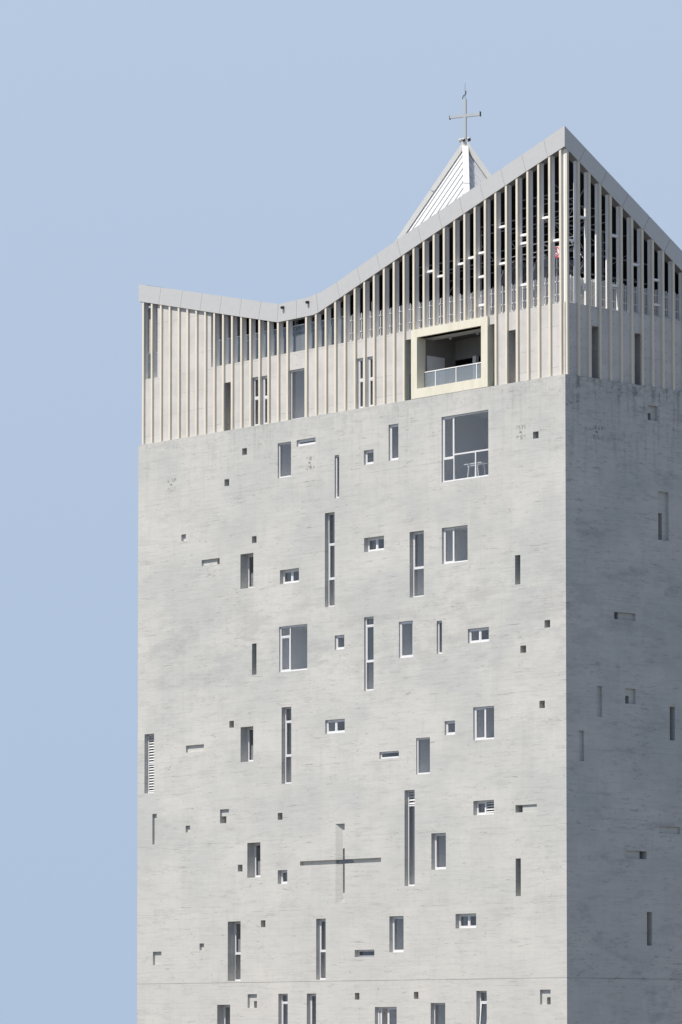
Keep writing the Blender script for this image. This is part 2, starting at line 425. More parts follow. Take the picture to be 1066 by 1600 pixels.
SIDE_NICHES = [
    (6.91, 50.757, 7.78, 51.648, 0.196, (6.931, 50.758, 7.376, 51.212)),
    (7.784, 43.658, 8.689, 46.566, 0.196, (7.785, 43.659, 8.3, 45.291)),
    (4.016, 38.653, 5.82, 39.088, 0.168, (4.017, 38.654, 4.497, 39.087)),
    (2.538, 32.809, 2.981, 34.619, 0.168, None),
    (4.922, 33.705, 5.809, 34.607, 0.168, (4.966, 33.706, 5.391, 34.177)),
    (8.71, 31.709, 9.156, 33.72, 0.8, None),
    (1.06, 30.136, 1.476, 31.928, 0.168, None),
    (7.802, 26.127, 9.558, 26.549, 0.14, None),
    (4.905, 24.548, 6.696, 25.01, 0.14, (6.225, 24.549, 6.695, 25.009)),
    (6.689, 19.437, 7.13, 21.425, 0.8, None),
]
CROWN_WINDOWS = [
    (-31.187, 52.779, -30.454, 55.912, 0.9, [], [[]], 'o'),
    (-28.372, 52.779, -27.683, 55.927, 0.342, [], [[54.597]], 'gg'),
    (-27.421, 52.779, -26.833, 55.9, 0.342, [], [[54.542]], 'gg'),
    (-24.728, 52.779, -23.317, 55.954, 0.331, [], [[]], 'f'),
    (-18.377, 52.779, -17.819, 55.928, 0.319, [], [[54.568]], 'gg'),
    (-17.448, 52.779, -16.908, 55.919, 0.319, [], [[54.542]], 'gg'),
    (-5.034, 52.779, -4.329, 55.97, 0.9, [], [[]], 'o'),
]
CROWN_SIDE_SLOTS = [(2.392, 52.779, 3.072, 55.915), (6.007, 52.779, 6.701, 55.902)]
FINS = [-39.2, -38.312, -37.376, -36.478, -35.558, -34.669, -33.771, -32.877, -31.969, -31.085, -30.198, -29.29, -28.4, -27.514, -26.639, -25.712, -24.809, -23.016, -22.096, -21.175, -20.283, -19.389, -18.471, -17.586, -16.706, -15.79, -14.89, -13.995, -13.104, -12.202, -11.303, -10.404, -9.487, -8.598, -7.702, -6.816, -5.913, -5.004, -4.089, -3.179, -2.258, -1.341, -0.43]
SIDE_FINS = [0.297, 1.219, 2.103, 3.002, 3.884, 4.797, 5.698, 6.576, 7.464, 8.351, 9.247]
TIES = [(-12.199, 60.473), (-9.368, 60.559), (-8.071, 60.804), (-7.3, 60.974), (-5.438, 62.293), (-5.444, 60.08), (-4.069, 61.038), (-3.63, 61.535), (-1.837, 62.298), (-0.954, 60.825), (-10.84, 60.058), (-7.193, 59.531), (-3.626, 58.559), (-7.198, 57.818)]
SIDE_TIES = [(0.743, 60.79), (1.707, 62.273), (4.345, 61.516), (6.145, 60.017), (7.978, 59.306), (4.381, 58.533), (7.97, 57.808)]


# ------------------------------------------------------------------ ground
bm = bmesh.new(); quad(bm, [(-6000, -6000, 0), (6000, -6000, 0), (6000, 6000, 0), (-6000, 6000, 0)])
g = link('ground', bm, M_PAVE); g['kind'] = 'structure'

# ------------------------------------------------------------------ tower
TOWER = empty('church_tower', (0, 0, 0))
TOWER['label'] = 'tall board-formed concrete church tower with scattered small windows and a ribbed cream crown'
TOWER['category'] = 'tower'

def windows(M, lst, bm, mi_wall, mi_room, d_base):
    for (u0, v0, u1, v1, d, mu, rows, kinds) in lst:
        r = (u0, v0, u1, v1)
        reveal(bm, M, r, d_base, d + .03, mi_wall)
        if kinds == 'o':
            reveal(bm, M, r, d + .03, d + .5, mi_wall)
            backq(bm, M, r, d + .5, mi_room); continue
        # the room behind
        wide = (u1 - u0) > 3
        e = (.9, 0.0, .8, .45) if wide else (0, 0, 0, 0)
        rr = (u0 - e[0], v0 - e[1], u1 + e[2], v1 + e[3]); dr = 4.6 if wide else 2.4
        if wide:
            ring = [r]
            holed(bm, M, rr, [r], d + .03, mi_room)
        reveal(bm, M, rr, d + .03, dr, mi_room); backq(bm, M, rr, dr, mi_room)
        fb = bmesh.new()
        w = .095
        A, B = d - .045, d + .07
        cols = [u0] + list(mu) + [u1]
        ubox(fb, M, u0 + .004, u0 + w, A, B, v0 + .004, v1 - .004)
        ubox(fb, M, u1 - w, u1 - .004, A, B, v0 + .004, v1 - .004)
        ubox(fb, M, u0 + w, u1 - w, A, B, v0 + .004, v0 + w)
        ubox(fb, M, u0 + w, u1 - w, A, B, v1 - w, v1 - .004)
        for m_ in mu: ubox(fb, M, m_ - .04, m_ + .04, A + .003, B - .003, v0 + w, v1 - w)
        if wide: ubox(fb, M, -7.79, -7.70, A + .006, B - .006, v0 + w, rows[1][0] - .045)
        ex = []
        k = 0
        for i, rws in enumerate(rows):
            a = cols[i] + (w if i == 0 else .04); b = cols[i+1] - (w if i == len(rows)-1 else .04)
            lv = [v1 - w] + list(rws) + [v0 + w]
            for q in rws: ubox(fb, M, a, b, A + .006, B - .006, q - .045, q + .045)
            for j in range(len(lv)-1):
                t = lv[j] - (.045 if j else 0); bt = lv[j+1] + (.045 if j < len(lv)-2 else 0)
                ex.append((kinds[min(k, len(kinds)-1)], a, b, bt, t)); k += 1
        f = None
        panes = []
        for kd, a, b, z0, z1 in ex:
            pb = bmesh.new()
            if kd == 'g':
                s = .06
                for q in ((a + .003, a + s, z0 + .003, z1 - .003), (b - s, b - .003, z0 + .003, z1 - .003), (a + s, b - s, z0 + .003, z0 + s), (a + s, b - s, z1 - s, z1 - .003)):
                    ubox(fb, M, q[0], q[1], d - .03, d + .05, q[2], q[3])
                ubox(pb, M, a + s, b - s, d + .012, d + .022, z0 + s, z1 - s); panes.append(('pane', pb, M_GLASS))
            elif kd == 'f':
                ubox(pb, M, a, b, d + .012, d + .022, z0, z1); panes.append(('pane', pb, M_GLASS))
            elif kd == 'l':
                n = max(3, int((z1 - z0)/.165))
                for q in range(n):
                    zc = z0 + (q + .5)*(z1 - z0)/n
                    p = [M(a, zc - .05, d - .03), M(b, zc - .05, d - .03), M(b, zc + .03, d + .05), M(a, zc + .03, d + .05)]
                    hexa(pb, p + [(x, y, z + .012) for x, y, z in p])
                ubox(pb, M, a + (b - a)*.5 - .012, a + (b - a)*.5 + .012, d + .02, d + .04, z0, z1)
                panes.append(('louvre', pb, M_FRAME))
            elif kd == 't':       # a sash tilted open
                s = .05
                q0 = [M(a, z0, d - .26), M(b, z0, d - .26), M(b, z1, d - .03), M(a, z1, d - .03)]
                def L(s_, t_): 
                    dd = -.26 + .23*t_
                    return M(a + (b - a)*s_, z0 + (z1 - z0)*t_, d + dd)
                for (s0, s1, t0, t1) in ((0, .12, 0, 1), (.88, 1, 0, 1), (.12, .88, 0, .03), (.12, .88, .97, 1)):
                    p = [L(s0, t0), L(s1, t0), L(s1, t1), L(s0, t1)]
                    hexa(fb, p + [tuple(Vector(x) + (Vector(M(0, 0, .05)) - Vector(M(0, 0, 0)))) for x in p])
                p = [L(.12, .03), L(.88, .03), L(.88, .97), L(.12, .97)]
                of = Vector(M(0, 0, .01)) - Vector(M(0, 0, 0))
                p = [tuple(Vector(x) + of*2) for x in p]
                hexa(pb, p + [tuple(Vector(x) + of) for x in p]); panes.append(('pane', pb, M_GLASS))
            else: pb.free()
        org = M((u0+u1)/2, v0, d)
        f = link('window', fb, M_FRAME, TOWER, org)
        if d > .56 and v0 > 15:
            top = rows[0][0] if rows[0] else v1
            b = bmesh.new(); ubox(b, M, u0 + .02, u1 - .02, d + .13, d + .14, top - (top - v0)*.95 if not rows[0] else top + .05, top - (top - v0)*.48 if not rows[0] else (top + v1)/2 - .05)
            link('blind', b, M_BLIND, f, M(u0 + .1, top - 1, d + .13))
        for nm, pb, mt in panes: link(nm, pb, mt, f, org)

# --- shaft
bm = bmesh.new()
cr_h = (-23.53, 24.70, -16.02, 24.97)
cr_v = (-20.19, 22.30, -19.34, 27.18)
# the cross recess is cut as bands so the splayed jambs can be built
cross_cells = [(-20.19, 22.30, -19.34, 24.70), (-23.53, 24.70, -16.02, 24.97), (-20.19, 24.97, -19.34, 27.18)]
south_open = [w[:4] for w in WINDOWS] + [tuple(h) for h in HOLES] + [n[:4] for n in NICHES] + cross_cells
holed(bm, SOUTH, (-W, 0, 0, Z1), south_open)
for h in HOLES: reveal(bm, SOUTH, h, 0, 1.3); backq(bm, SOUTH, h, 1.3)
def niches(M, lst):
    for (u0, v0, u1, v1, d, h) in lst:
        r = (u0, v0, u1, v1)
        if d > .7: d = 1.6
        reveal(bm, M, r, 0, d)
        if h:
            holed(bm, M, r, [h], d); reveal(bm, M, h, d, d + 1.3); backq(bm, M, h, d + 1.3)
        else: backq(bm, M, r, d)
niches(SOUTH, NICHES)
windows(SOUTH, WINDOWS, bm, 0, 1, 0.0)
# cross recess: level arm (straight cut) and upright with splayed jambs
DC = .24; GL = .38
def sq(p, mi=0): quad(bm, [SOUTH(*q) for q in p], mi)
gx0, gx1, gz0, gz1 = -19.78, -19.46, 22.90, 25.66      # glazed upright
hx0, hx1 = -20.43, -18.79                              # dark part of the arm
ax0, ax1, az0, az1 = -23.53, -16.02, 24.70, 24.97
vx0, vx1, vz0, vz1 = -20.19, -19.34, 22.30, 27.18
bx0, bx1 = gx0, gx1
for (z0, z1) in ((vz0, az0), (az1, vz1)):
    sq([(vx0, z0, 0), (vx0, z1, 0), (bx0, z1, DC), (bx0, z0, DC)])
    sq([(vx1, z0, 0), (bx1, z0, DC), (bx1, z1, DC), (vx1, z1, 0)])
sq([(vx0, vz0, 0), (vx1, vz0, 0), (bx1, vz0, DC), (bx0, vz0, DC)])
sq([(vx0, vz1, 0), (vx1, vz1, 0), (bx1, vz1, DC), (bx0, vz1, DC)])
sq([(bx0, gz1, DC), (bx1, gz1, DC), (bx1, vz1, DC), (bx0, vz1, DC)])
sq([(bx0, vz0, DC), (bx1, vz0, DC), (bx1, gz0, DC), (bx0, gz0, DC)])
for (x0, x1) in ((ax0, vx0), (vx1, ax1)):
    sq([(x0, az1, 0), (x1, az1, 0), (x1, az1, DC), (x0, az1, DC)]); sq([(x0, az0, 0), (x1, az0, 0), (x1, az0, DC), (x0, az0, DC)])
for (x0, x1) in ((vx0, bx0), (vx1, bx1)):
    sq([(x0, az1, 0), (x1, az1, DC), (x0, az1, DC)]); sq([(x0, az0, 0), (x1, az0, DC), (x0, az0, DC)])
for x in (ax0, ax1): sq([(x, az0, 0), (x, az1, 0), (x, az1, DC), (x, az0, DC)])
sq([(ax0, az0, DC), (hx0, az0, DC), (hx0, az1, DC), (ax0, az1, DC)]); sq([(hx1, az0, DC), (ax1, az0, DC), (ax1, az1, DC), (hx1, az1, DC)])
for (z0, z1) in ((gz0, az0), (az1, gz1)):
    for x in (gx0, gx1): sq([(x, z0, DC), (x, z1, DC), (x, z1, GL), (x, z0, GL)])
for z in (gz0, gz1): sq([(gx0, z, DC), (gx1, z, DC), (gx1, z, GL), (gx0, z, GL)])
for (x0, x1) in ((hx0, gx0), (gx1, hx1)):
    for z in (az0, az1): sq([(x0, z, DC), (x1, z, DC), (x1, z, GL), (x0, z, GL)])
for x in (hx0, hx1): sq([(x, az0, DC), (x, az1, DC), (x, az1, GL), (x, az0, GL)])
backq(bm, SOUTH, (hx0, gz0, hx1, gz1), 1.2, 1)
reveal(bm, SOUTH, (hx0 - .001, gz0 - .001, hx1 + .001, gz1 + .001), GL - .005, 1.2, 1)
# side face
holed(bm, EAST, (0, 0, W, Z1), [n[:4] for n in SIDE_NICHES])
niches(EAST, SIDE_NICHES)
holed(bm, WEST, (0, 0, W, Z1), []); holed(bm, NORTH, (-W, 0, 0, Z1), [])
# ledge on top
L = .6
for a, b in (((-W, 0), (0, L)), ((-W, W-L), (0, W)), ((-W, L), (-W+L, W-L)), ((-L, L), (0, W-L))):
    quad(bm, [(a[0], a[1], Z1), (b[0], a[1], Z1), (b[0], b[1], Z1), (a[0], b[1], Z1)])
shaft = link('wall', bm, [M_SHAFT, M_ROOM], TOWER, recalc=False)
shaft['label'] = 'board-formed grey concrete shaft wall'

bm = bmesh.new()
ubox(bm, SOUTH, gx0 - .05, gx1 + .05, GL - .012, GL - .002, gz0 - .05, gz1 + .05); 
cg = link('cross_window', bm, M_GLASS, TOWER, (-19.6, GL, gz0))
for a, b in ((hx0 - .02, gx0 - .052), (gx1 + .052, hx1 + .02)):
    bm = bmesh.new(); ubox(bm, SOUTH, a, b, GL - .012, GL - .002, az0 - .02, az1 + .02)
    link('pane', bm, M_GLASS, cg, (a, GL, az0))

# --- crown wall
bm = bmesh.new()
D = .17
bal = (-13.96, Z1, -6.13, 56.54)
south_open = [w[:4] for w in CROWN_WINDOWS] + [bal]
holed(bm, SOUTH, (-W + D, Z1, -D, ZT), south_open, D)
windows(SOUTH, CROWN_WINDOWS, bm, 0, 1, D)
reveal(bm, SOUTH, bal, D, .72)
for a, b in ((-13.96, -13.0), (-7.0, -6.13)): backq(bm, SOUTH, (a, Z1, b, 56.54), 1.6, 0)
reveal(bm, SOUTH, bal, .72, 1.6)
holed(bm, EAST, (D, Z1, W - D, ZT), CROWN_SIDE_SLOTS, D)
for s in CROWN_SIDE_SLOTS: reveal(bm, EAST, s, D, 1.3); backq(bm, EAST, s, 1.3, 2)
TH = .42
# top of the wall and its inner face
for M, a, b in ((SOUTH, -W + D, -D), (EAST, D, W - D)):
    quad(bm, [M(a, ZT, D), M(b, ZT, D), M(b, ZT, D + TH), M(a, ZT, D + TH)])
    quad(bm, [M(a, ZT, D + TH), M(b, ZT, D + TH), M(b, ZT - .2, D + TH), M(a, ZT - .2, D + TH)])
def prof(P, u):
    for (a, za), (b, zb) in zip(P, P[1:]):
        if a <= u <= b: return za + (zb - za)*(u - a)/(b - a)
    return P[0][1] if u < P[0][0] else P[-1][1]
S_TOP = [(-W, 63.42), (-25.62, 60.27), (-22.91, 60.31), (-21.48, 60.50), (-19.74, 61.02), (-18.34, 61.50), (-14.45, 62.80), (-6.0, 65.52), (0, 67.45)]
S_BOT = [(-W, 62.29), (-31.9, 60.53), (-25.7, 59.12), (-22.11, 59.15), (-20.53, 59.65), (-18.49, 60.32), (-13.42, 61.97), (-3.26, 65.24), (0, 66.24)]
E_TOP = [(0, 67.45), (11.8, 60.14), (15.2, 60.14), (W, 63.4)]
E_BOT = [(0, 66.24), (11.8, 58.93), (15.2, 58.99), (W, 62.25)]
W_TOP = [(0, 63.42), (14, 60.3), (18, 60.3), (W, 63.4)]; W_BOT = [(0, 62.29), (14, 59.2), (18, 59.2), (W, 62.25)]
N_TOP = [(-W, 63.4), (0, 63.4)]; N_BOT = [(-W, 62.25), (0, 62.25)]
# high concrete panel between the third and the ninth fin
pu0, pu1 = -37.86, -32.42
n = 12
for k in range(n):
    a = pu0 + (pu1 - pu0)*k/n; b = pu0 + (pu1 - pu0)*(k+1)/n
    quad(bm, [SOUTH(a, ZT, D), SOUTH(b, ZT, D), SOUTH(b, prof(S_BOT, b) + .1, D), SOUTH(a, prof(S_BOT, a) + .1, D)])
for u in (pu0, pu1): quad(bm, [SOUTH(u, ZT, D), SOUTH(u, ZT, 2.6), SOUTH(u, prof(S_BOT, u) + .1, 2.6), SOUTH(u, prof(S_BOT, u) + .1, D)], 1)
# rear sides are closed; a narrow open bay next to the front left corner
slit = (.71, ZT, .93, 61.9)
holed(bm, WEST, (D, Z1, W - D, ZT), [], D); reveal(bm, WEST, slit, D, D + .25)
wu = [D, .71, .93, 3, 6, 10, 14, 18, 24, 30, W - D]
for a, c in zip(wu, wu[1:]):
    if a == .71: continue
    quad(bm, [WEST(a, ZT, D), WEST(c, ZT, D), WEST(c, prof(W_BOT, c) + .1, D), WEST(a, prof(W_BOT, a) + .1, D)])
holed(bm, NORTH, (-W + D, Z1, -D, 62.4), [], D)
crown = link('crown_wall', bm, [M_CROWN, M_ROOM, M_SHAFT], TOWER, recalc=False)
crown['label'] = 'smooth pale concrete crown wall set back behind the fins'

# --- fins with their rear posts
def fin(M, u, z0, top, post=True, w=.17):
    o = M(u, z0, .03)
    b = bmesh.new(); ubox(b, M, u - w/2, u + w/2, .03, .185, z0, top)
    bmesh.ops.bevel(b, geom=b.edges[:], offset=.008, segments=1, affect='EDGES')
    f = link('fin', b, M_CREAM, TOWER, o)
    if post:
        b = bmesh.new()
        ubox(b, M, u - w/2 + .03, u + w/2 - .03, .183, .215, ZT + .004, top)
        ubox(b, M, u - w/2 + .005, u + w/2 - .005, .213, .425, ZT + .004, top)
        link('post', b, M_POST, f, o)
for u in FINS:
    z0 = 57.045 if -13.28 < u < -6.56 else Z1 + .004
    fin(SOUTH, u, z0, prof(S_BOT, u) + .18, post=not (pu0 + .1 < u < pu1 - .2))
sf = list(SIDE_FINS)
while sf[-1] < W - 1.0: sf.append(round(sf[-1] + .9, 3))
for u in sf:
    fin(EAST, u, Z1 + .004, prof(E_BOT, u) + .18)
bm = bmesh.new(); box(bm, (-.31, .20, ZT + .004), (-.165, .50, 66.3)); 
link('corner_post', bm, M_WHITE, TOWER, (-.2, .3, ZT))

# --- fascia
def fascia(M, T, B, u0, u1, seams, name='fascia'):
    b = bmesh.new()
    us = sorted({u0, u1, *[p[0] for p in T if u0 < p[0] < u1], *[p[0] for p in B if u0 < p[0] < u1]})
    for a, c in zip(us, us[1:]):
        ai = max(a, u0 + .6); ci = min(c, u1 - .6)
        if ci <= ai: continue
        ao = a + (.03 if a == u0 else 0); co = c - (.03 if c == u1 else 0)
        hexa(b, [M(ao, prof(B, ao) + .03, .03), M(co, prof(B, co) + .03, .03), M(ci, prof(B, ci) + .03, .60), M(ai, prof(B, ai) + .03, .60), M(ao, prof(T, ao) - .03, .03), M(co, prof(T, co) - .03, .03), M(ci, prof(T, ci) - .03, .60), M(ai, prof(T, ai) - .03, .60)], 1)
    def slope(u):
        return (prof(T, min(u + .4, u1)) - prof(T, max(u - .4, u0)))/(min(u + .4, u1) - max(u - .4, u0))
    cut = [(u0, u0)]
    for s in seams:
        m = slope(s); th = prof(T, s) - prof(B, s)
        cut.append((s, s + m*th/(1 + m*m)))
    cut.append((u1, u1))
    g_ = .010
    for (t0, b0), (t1, b1) in zip(cut, cut[1:]):
        K = 4
        for k in range(K):
            f0, f1 = k/K, (k+1)/K
            ta = t0 + (t1 - t0)*f0 + (g_ if k == 0 and t0 > u0 else 0); tb = t0 + (t1 - t0)*f1 - (g_ if k == K-1 and t1 < u1 else 0)
            ba = b0 + (b1 - b0)*f0 + (g_ if k == 0 and t0 > u0 else 0); bb = b0 + (b1 - b0)*f1 - (g_ if k == K-1 and t1 < u1 else 0)
            p = [(ba, prof(B, ba)), (bb, prof(B, bb)), (tb, prof(T, tb)), (ta, prof(T, ta))]
            dd = .002*((k == 0) + 0)
            q = [M(x, z, 0.0) for x, z in p] + [M(x, z, .04) for x, z in p]
            v = [b.verts.new(x) for x in q]
            for fc in ((0, 1, 2, 3), (7, 6, 5, 4), (0, 4, 5, 1), (3, 2, 6, 7)): b.faces.new([v[i] for i in fc])
            if k == 0: b.faces.new([v[i] for i in (0, 3, 7, 4)])
            if k == K-1: b.faces.new([v[i] for i in (1, 5, 6, 2)])
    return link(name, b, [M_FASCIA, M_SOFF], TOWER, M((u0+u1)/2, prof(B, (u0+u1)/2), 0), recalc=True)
ss = [-37.35, -34.62 - .0, -32.75 + .0, -30.9, -29.1, -27.3, -25.62]
ss = [-38.05, -35.3, -32.95]
ss = [-W + 2.35 + 1.83*k for k in range(7)]
ss = [-37.3, -35.1, -33.1, -31.15, -29.2, -27.3, -25.62] 
ss += [-23.9, -22.0, -20.1, -18.2, -16.4, -14.55, -12.7, -10.85, -9.0, -7.2, -5.4, -3.6, -1.75]
fascia(SOUTH, S_TOP, S_BOT, -W, -.0005, ss)
fascia(EAST, E_TOP, E_BOT, .0005, W, [1.75 + 1.8*k for k in range(21)])
fascia(WEST, W_TOP, W_BOT, .0005, W, [2.4 + 1.86*k for k in range(20)])
fascia(NORTH, N_TOP, N_BOT, -W + .0005, -.0005, [-W + 2.4 + 1.86*k for k in range(20)])

# --- roof
bm = bmesh.new()
e = .3; AP = Vector((-24.26, 15.0, 72.55)); C0 = bm.verts.new((AP.x, AP.y, 59.6))
rim = []
for u, z in S_TOP: rim.append((max(min(u, -e), -W + e), e, z - .05))
for u, z in E_TOP[1:]: rim.append((-e, min(u, W - e), z - .05))
for u, z in reversed(W_TOP[1:]): rim.append((-W + e, min(u, W - e), z - .05))
rv = [bm.verts.new(p) for p in rim]
for a, b in zip(rv, rv[1:] + rv[:1]): bm.faces.new((a, b, C0))
cv = bm.verts.new((AP.x, AP.y, 59.3)); rl = [bm.verts.new((p[0], p[1], p[2] - .35)) for p in rim]
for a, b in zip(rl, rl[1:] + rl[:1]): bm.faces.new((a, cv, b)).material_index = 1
link('roof', bm, [M_ROOF, M_DARK], TOWER, (AP.x, AP.y, 59.6), recalc=False)

# --- spire
SH = 12.8
def corner(sx, sy, s=1.0): return Vector((AP.x + sx*.515*SH*s, AP.y + sy*.458*SH*s, AP.z - SH*s))
bm = bmesh.new()
cs_ = [corner(-1, -1), corner(1, -1), corner(1, 1), corner(-1, 1)]
ap = bm.verts.new(AP - Vector((0, 0, .25))); cvs = [bm.verts.new(c - Vector((0, 0, .25))) for c in cs_]
for a, b in zip(cvs, cvs[1:] + cvs[:1]): bm.faces.new((a, b, ap))
# standing seams
def seams(c0, c1, par, n, nrm):
    """seams on face (apex,c0,c1), parallel to the ridge apex-par, starting on the other ridge"""
    oth = c1 if par is c0 else c0
    for k in range(1, n):
        t = k/n
        p = AP.lerp(oth, t); d = (par - AP)
        q = p + d*(1 - t)
        p = p + Vector((0, 0, -.25)); q = q + Vector((0, 0, -.25))
        beam(bm, p, q, .03, .09, nrm, off=.03)
nS = (cs_[1] - cs_[0]).cross(AP - cs_[0]).normalized(); nE = (cs_[2] - cs_[1]).cross(AP - cs_[1]).normalized()
seams(cs_[0], cs_[1], cs_[0], 26, nS)
seams(cs_[1], cs_[2], cs_[2], 20, nE)
spire = link('spire', bm, M_SPIRE, TOWER, (AP.x, AP.y, 59.8))
spire['label'] = 'white metal-clad pyramid spire'
for i, (c, w_, mt) in enumerate(((cs_[0], .40, M_CAP), (cs_[1], .40, M_SPIRE), (cs_[2], .50, M_CAP), (cs_[3], .5, M_CAP))):
    b = bmesh.new()
    out = Vector((c.x - AP.x, c.y - AP.y, 0)).normalized(); out = (out + Vector((0, 0, .55))).normalized()
    segs = 4
    for k in range(segs):
        p = AP.lerp(c, k/segs + (.002 if k else 0)); q = AP.lerp(c, (k+1)/segs - .002)
        beam(b, p, q, w_, (.30, .12, .34, .3)[i], out, off=(-.04, -.035, -.04, 0)[i])
    link('ridge_cap', b, mt, spire, AP)
b = bmesh.new()
tube(b, (AP.x, AP.y, AP.z - .42), (AP.x, AP.y, AP.z + .04), .30, 8, r2=.12)
link('apex_cap', b, M_CAP, spire, AP)
# cross on top
b = bmesh.new()
dirv = Vector((.919, .393, 0)).normalized(); nrm = Vector((.393, -.919, 0)).normalized()
def obox(bm_, c, hx, hy, hz):
    c = Vector(c); q = []
    for z in (-hz, hz):
        for a, d_ in ((-hx, hy), (hx, hy), (hx, -hy), (-hx, -hy)): q.append(c + dirv*a + nrm*d_ + Vector((0, 0, z)))
    hexa(bm_, q)
obox(b, (AP.x, AP.y, 73.85), .085, .09, 1.54)
for s in (-1, 1): obox(b, Vector((AP.x, AP.y, 74.28)) + dirv*(s*.58), .49, .085, .095)
cr = link('cross', b, M_STEEL, TOWER, (AP.x, AP.y, 72.4)); cr['label'] = 'slim grey steel cross'
b = bmesh.new(); obox(b, Vector((AP.x, AP.y, 74.30)) + dirv*1.085, .014, .10, .16); obox(b, Vector((AP.x, AP.y, 74.25)) - dirv*1.085, .014, .10, .13)
link('arm_cap', b, M_BLACK, cr, (AP.x, AP.y, 74.3))
b = bmesh.new()
tube(b, (AP.x, AP.y, 75.38), (AP.x, AP.y, 76.45), .018, 6, r2=.008)
pts = [Vector((AP.x, AP.y, 75.4)) + dirv*a + Vector((0, 0, c)) for a, c in ((-.17, .0), (-.16, .14), (-.08, .24), (.03, .28), (.06, .36), (.06, .52))]
for p, q in zip(pts, pts[1:]): tube(b, p, q, .03, 6)
link('lightning_rod', b, M_BLACK, cr, (AP.x, AP.y, 75.4))
for a, z in ((-.32, .0), (.30, .05), (0.0, -.02)):
    b = bmesh.new(); c = Vector((AP.x, AP.y, 72.62 + z)) + dirv*a + nrm*(.22 if a == 0 else .02)
    tube(b, c - nrm*.08 - Vector((0, 0, .05)), c + nrm*.1 + Vector((0, 0, .1)), .08, 10, r2=.125)
    tube(b, c, Vector((AP.x, AP.y, 72.45)), .03, 5)
    f = link('spotlight', b, M_BLACK if a > -.1 else M_STEEL, TOWER, c)
    b = bmesh.new(); tube(b, c + nrm*.1 + Vector((0, 0, .1)), c + nrm*.112 + Vector((0, 0, .112)), .105, 10)
    link('lens', b, M_STEEL, f, c)

# --- ties between fin posts
fs = sorted(FINS)
def near_pair(L_, u):
    for a, b in zip(L_, L_[1:]):
        if a <= u <= b: return a, b
    return L_[0], L_[1]
for u, z in TIES:
    a, b_ = near_pair(fs, u)
    b = bmesh.new(); box(b, (a + .08, .25, z - .02), (b_ - .08, .42, z + .09)); box(b, (a + .08, .215, z - .05), (b_ - .08, .45, z - .022))
    link('tie', b, M_WHITE, TOWER, ((a+b_)/2, .3, z))
for u, z in SIDE_TIES:
    a, b_ = near_pair(sf, u)
    b = bmesh.new(); ubox(b, EAST, a + .08, b_ - .08, .25, .42, z - .02, z + .09); ubox(b, EAST, a + .08, b_ - .08, .215, .45, z - .05, z - .022)
    link('tie', b, M_WHITE, TOWER, EAST((a+b_)/2, z, .3))
for u, z in ((-11.9, 58.9), (-11.35, 59.6)):
    pass

# --- roof terrace: floor, dark rooms, trusses
bm = bmesh.new()
box(bm, (-W + .6, .6, ZT - .35), (-.6, W - .6, ZT - .06))
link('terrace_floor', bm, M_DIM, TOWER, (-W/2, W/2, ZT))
bm = bmesh.new()
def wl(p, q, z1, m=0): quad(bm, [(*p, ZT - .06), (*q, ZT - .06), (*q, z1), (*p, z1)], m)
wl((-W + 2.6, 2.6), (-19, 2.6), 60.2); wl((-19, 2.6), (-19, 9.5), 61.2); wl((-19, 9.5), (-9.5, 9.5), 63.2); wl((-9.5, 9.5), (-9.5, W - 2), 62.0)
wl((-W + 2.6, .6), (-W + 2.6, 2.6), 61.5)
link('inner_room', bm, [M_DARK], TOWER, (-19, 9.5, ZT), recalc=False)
# narrow mullions of the rooms behind the left glass balustrade
bm = bmesh.new()
for k in range(10): box(bm, (-32.6 + k*1.45, 2.40, ZT), (-32.45 + k*1.45, 2.58, 59.9))
box(bm, (-33, 2.42, 58.9), (-19.1, 2.56, 59.0))
link('inner_mullion', bm, M_POST, TOWER, (-26, 2.5, ZT))
def truss(pts, r, name='truss'):
    b = bmesh.new()
    for p, q in pts: tube(b, p, q, r, 6)
    return link(name, b, M_TRUSS, TOWER, pts[0][0])
for yy in (1.9, 4.6):
    for zc, x0 in ((61.3, -15), (63.0, -9.5), (64.1, -6.0)):
        if yy > 4 and zc > 64: continue
        truss([((x0, yy, zc), (-.9, yy, zc)), ((x0, yy, zc - .5), (-.9, yy, zc - .5))], .035)
for x0, z0, z1, dx in ((-14.5, 57.1, 61.6, 2.2), (-12.1, 57.1, 62.2, 2.2), (-9.8, 57.1, 63.0, 2.2), (-7.4, 57.1, 63.6, 2.2), (-5.0, 57.1, 64.4, 2.1), (-2.9, 57.1, 65.0, 2.0)):
    L_ = [((x0, 2.6, z0), (x0, 2.6, z1))]
    zz = z0 + .6; s = 0
    while zz < z1 - 2.4:
        a, c = (x0, x0 + dx) if s % 2 == 0 else (x0 + dx, x0)
        L_.append(((a, 2.6, zz), (c, 2.6, zz + 2.2))); zz += 2.2; s += 1
    truss(L_, .028)
for y0, z1 in ((1.4, 65.0), (3.6, 63.8), (5.8, 62.4), (8.0, 61.2)):
    L_ = [((-2.6, y0, 57.1), (-2.6, y0, z1))]
    zz = 57.6; s = 0
    while zz < z1 - 1.2:
        a, c = (y0, y0 + 2.2) if s % 2 == 0 else (y0 + 2.2, y0)
        L_.append(((-2.6, a, zz), (-2.6, c, zz + 1.2))); zz += 1.2; s += 1
    truss(L_, .028)
for zc, y1 in ((63.4, 5), (62.1, 7), (60.6, 9), (59.4, 9)):
    truss([((-1.9, .9, zc), (-1.9, y1, zc)), ((-3.2, .9, zc + .4), (-3.2, y1, zc + .4))], .035)
